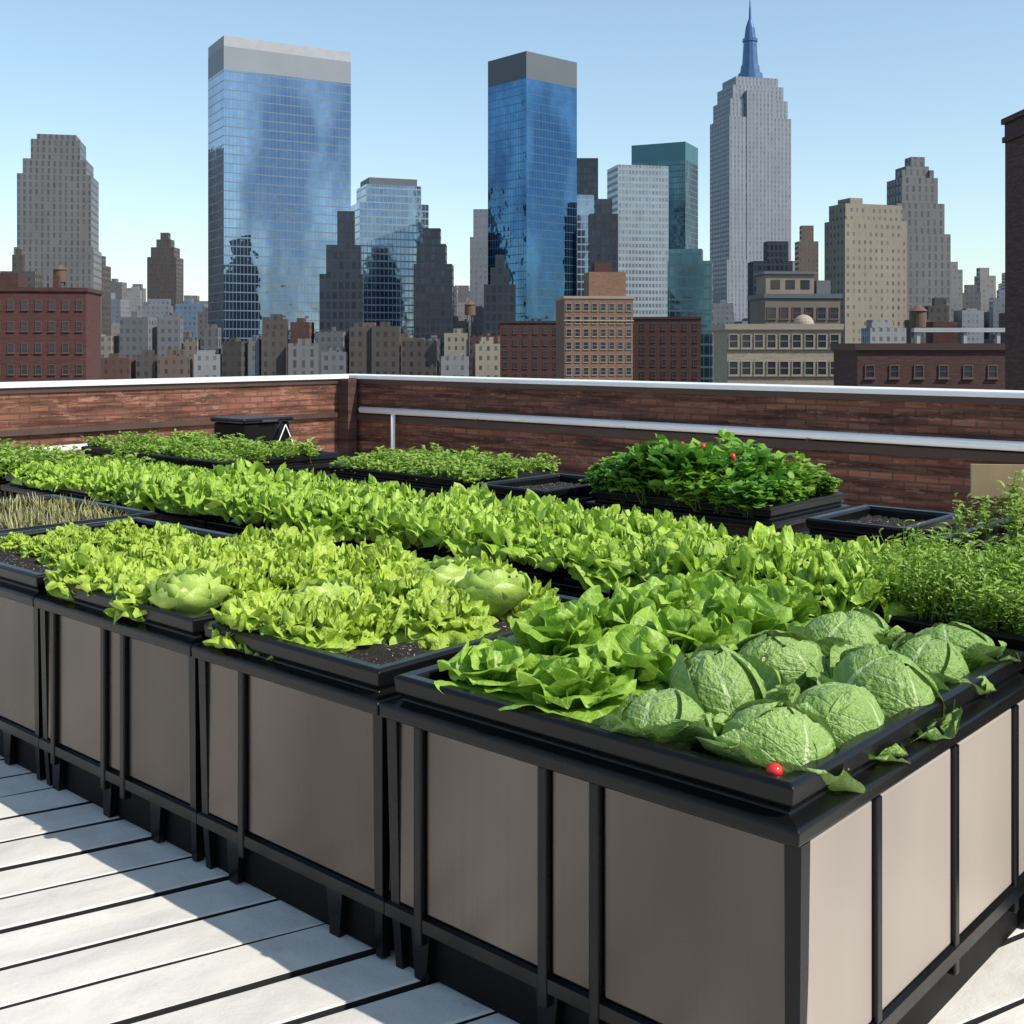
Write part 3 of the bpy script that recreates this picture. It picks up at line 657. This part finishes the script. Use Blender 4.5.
o, w, d, H = near("tan_brick_house", "tan brick building with two rows of square windows", 713, 837, 326, 130, m_wall_tan, 9, 3, 2.9, .85, 1.35, 0, .7, first=1.7, frame=m_frame)
bm_ = bmesh.new(); bmesh.ops.create_uvsphere(bm_, u_segments=20, v_segments=10, radius=1.1)
bmesh.ops.delete(bm_, geom=[v for v in bm_.verts if v.co.z < -.01], context='VERTS'); me = bpy.data.meshes.new("dome"); bm_.to_mesh(me); bm_.free(); me.materials.append(m_tanst)
q = bpy.data.objects.new("dome", me); COL.objects.link(q); q.parent = o; q.location = (w*.2, -d*.35, H+.1)
o, w, d, H = near("stone_town_building", "grey-brown building with large windows and penthouse", 750, 838, 296, 170, simple("grey_brown_stone", (.15,.12,.10), .85, 0, .4, .3), 6, 2, 3.2, 1.1, 1.5, 5, .7, trim=m_dgrey)
boxes("penthouse", [(-w*.45, w*.2, -d*.3, d*.3, H+.02, H+3.0)], simple("penthouse_stone", (.22,.175,.14), .85, 0, .5, .3), o); boxes("roof_canopy", [(-w*.48, w*.23, -d*.34, d*.34, H+3.02, H+3.4)], m_dgrey, o)
boxes("roof_hut", [(w*.26, w*.45, -d*.2, d*.3, H+.02, H+2.2)], m_dgrey, o)
for k_ in range(3):
    q = boxes("penthouse_window", [(-w*.38+k_*w*.2, -w*.38+k_*w*.2+w*.12, -d*.3-.06, -d*.3-.003, H+.9, H+2.2)], m_glass, o)
o, w, d, H = near("low_brick_building", "low dark red brick building with flat roof", 836, 1020, 345, 110, m_wall_dk, 7, 1, 3, .7, 1.0, 0, .5, first=2.4, trim=m_flash)
boxes("roof_duct", [(-w*.1, w*.45, -d*.1, 0, H+1.2, H+1.6), (-w*.08, -w*.06, -d*.08, -d*.02, H, H+1.2), (w*.2, w*.22, -d*.08, -d*.02, H, H+1.2), (w*.4, w*.42, -d*.08, -d*.02, H, H+1.2)], m_ltgrey, o)
boxes("roof_hut", [(w*.05, w*.2, d*.1, d*.35, H+.02, H+2.2)], m_wall_dk, o)
D = 62
xx = (1034-512)*D/F
o = boxes("brick_stack", [(-1.5, 1.5, -1.5, 1.5, 0, zt(138, D))], m_brick2); o.location = (xx+.6, D, GZ); tag(o, "tall dark brick stair tower with projecting cap", "tower")
hh = zt(138, D); boxes("stack_cap", [(-1.62, 1.62, -1.62, 1.62, hh+.002, hh+.3), (-1.52, 1.52, -1.52, 1.52, hh+.3, hh+1.0), (-1.66, 1.66, -1.66, 1.66, hh+1.0, hh+1.3)], m_wall_dk, o)

def tank(x, yb, D, s=1.):
    e = empty("water_tank", ((x-512)*D/F, D, EYE+(HZ-yb)*D/F)); tag(e, "wooden rooftop water tank with conical roof", "water tank", "rooftop water tanks")
    V, Fc = cyl_data(1.8*s, 1.7*s, 2.2*s, 5.6*s, 18); v, f = cyl_data(2.0*s, .1, 5.6*s+.01, 7.0*s, 18, b=len(V)); mesh_obj("barrel", V+v, Fc+f, m_tank, parent=e)
    for a in range(4):
        c, s_ = math.cos(a*1.571+.785)*1.3*s, math.sin(a*1.571+.785)*1.3*s
        boxes("leg", [(c-.12, c+.12, s_-.12, s_+.12, 0, 2.19*s)], m_dgrey, e)
tank(918, 338, 122, .5); tank(470, 322, 380, 1.); tank(60, 290, 195, .6); tank(780, 296, 176, .4)

fm = [f_tan, f_brown, f_red, f_grey, f_lite, f_dkbr, f_grey, f_brown, f_stone, f_dkbr]
fh = [h_a, h_b, h_c, h_d, h_a, h_c, h_c, f_grey]
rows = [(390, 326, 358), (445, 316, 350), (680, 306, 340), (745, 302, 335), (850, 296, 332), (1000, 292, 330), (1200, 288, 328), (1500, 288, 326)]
for D, ya, yb in rows:
    x = -40 + rnd.uniform(0, 20)
    while x < 1060:
        wpx = rnd.uniform(12, 38); y = rnd.uniform(ya, yb)
        if D > 700 and rnd.random() < .18: y -= rnd.uniform(8, 26)
        if D < 460 and x > 540: x += wpx+2; continue
        y2 = y-rnd.uniform(1.5, 7); q = rnd.uniform(-.3, .2)
        ex = [(q, q+.1, -.35, -.28, y-rnd.uniform(1, 4), y)] if rnd.random() < .5 else None
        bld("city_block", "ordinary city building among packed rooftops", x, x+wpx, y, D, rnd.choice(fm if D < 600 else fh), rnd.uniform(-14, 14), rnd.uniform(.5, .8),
            [(1, 1, 0, y), (rnd.uniform(.2, .7), .5, rnd.uniform(-.14, .14), y2)], extra=ex, group="packed city buildings")
        x += wpx*rnd.uniform(1.02, 1.12)
for i, (x, y, w, h) in enumerate(((60, -260, 34, 120), (150, -300, 46, 150), (250, -280, 30, 105), (330, -240, 40, 130), (-80, -320, 40, 90), (-200, -300, 36, 115), (420, -180, 36, 100), (-330, -280, 44, 85), (200, -420, 50, 190), (100,-430,30,170), (380,-330,50,160), (-30,-430,44,150))):
    o = boxes("city_block", [(-w/2, w/2, -w/2, w/2, 0, h*.85), (-w*.33, w*.33, -w*.33, w*.33, h*.85, h)], rnd.choice([f_dkbr, f_stone, f_dark, f_brown])); o.location = (x, y, GZ)
    tag(o, "dark city tower seen mirrored in glass facades", "building", "city towers across the street")

g = mesh_obj("ground", [(-9000,-9000,0),(9000,-9000,0),(9000,12000,0),(-9000,12000,0)], [(0,1,2,3)], simple("city_ground", (.10,.10,.10), .9, 0, .02, .3)); g.location = (0, 0, GZ); g["kind"] = "structure"

# ------------------------------------------------------------------ light, camera
el = R(46); S = Vector((.88*math.cos(el), -.475*math.cos(el), math.sin(el))).normalized()
sl = bpy.data.lights.new("sun", 'SUN'); sl.energy = 5.0; sl.angle = R(.5); sl.color = (1, .95, .86)
so = bpy.data.objects.new("sun", sl); COL.objects.link(so); so.rotation_euler = S.to_track_quat('Z', 'Y').to_euler()
w = bpy.data.worlds.new("World"); scene.world = w; w.use_nodes = True; n = w.node_tree.nodes
sky = n.new("ShaderNodeTexSky"); sky.sky_type = 'NISHITA'; sky.sun_disc = False; sky.sun_elevation = el; sky.sun_rotation = math.atan2(S.x, S.y)
sky.air_density = 1.; sky.dust_density = .6; sky.ozone_density = 1.6
gm = n.new("ShaderNodeGamma"); gm.inputs[1].default_value = .82
tn = n.new("ShaderNodeMix"); tn.data_type = 'RGBA'; tn.blend_type = 'MULTIPLY'; tn.inputs[0].default_value = 1; tn.inputs[7].default_value = (1.0, 1.06, 1.03, 1)
w.node_tree.links.new(sky.outputs[0], gm.inputs[0]); w.node_tree.links.new(gm.outputs[0], tn.inputs[6])
w.node_tree.links.new(tn.outputs[2], n["Background"].inputs[0]); n["Background"].inputs[1].default_value = .235
cd = bpy.data.cameras.new("camera"); cd.sensor_width = 36; cd.lens = 36*F/1024; cd.shift_y = -(512-HZ)/1024; cd.clip_end = 30000; cd.clip_start = .05
co = bpy.data.objects.new("camera", cd); COL.objects.link(co); co.location = (0, 0, EYE); co.rotation_euler = (R(90), 0, 0); scene.camera = co
scene.view_settings.view_transform = 'Standard'; scene.view_settings.look = 'None'; scene.view_settings.exposure = 0
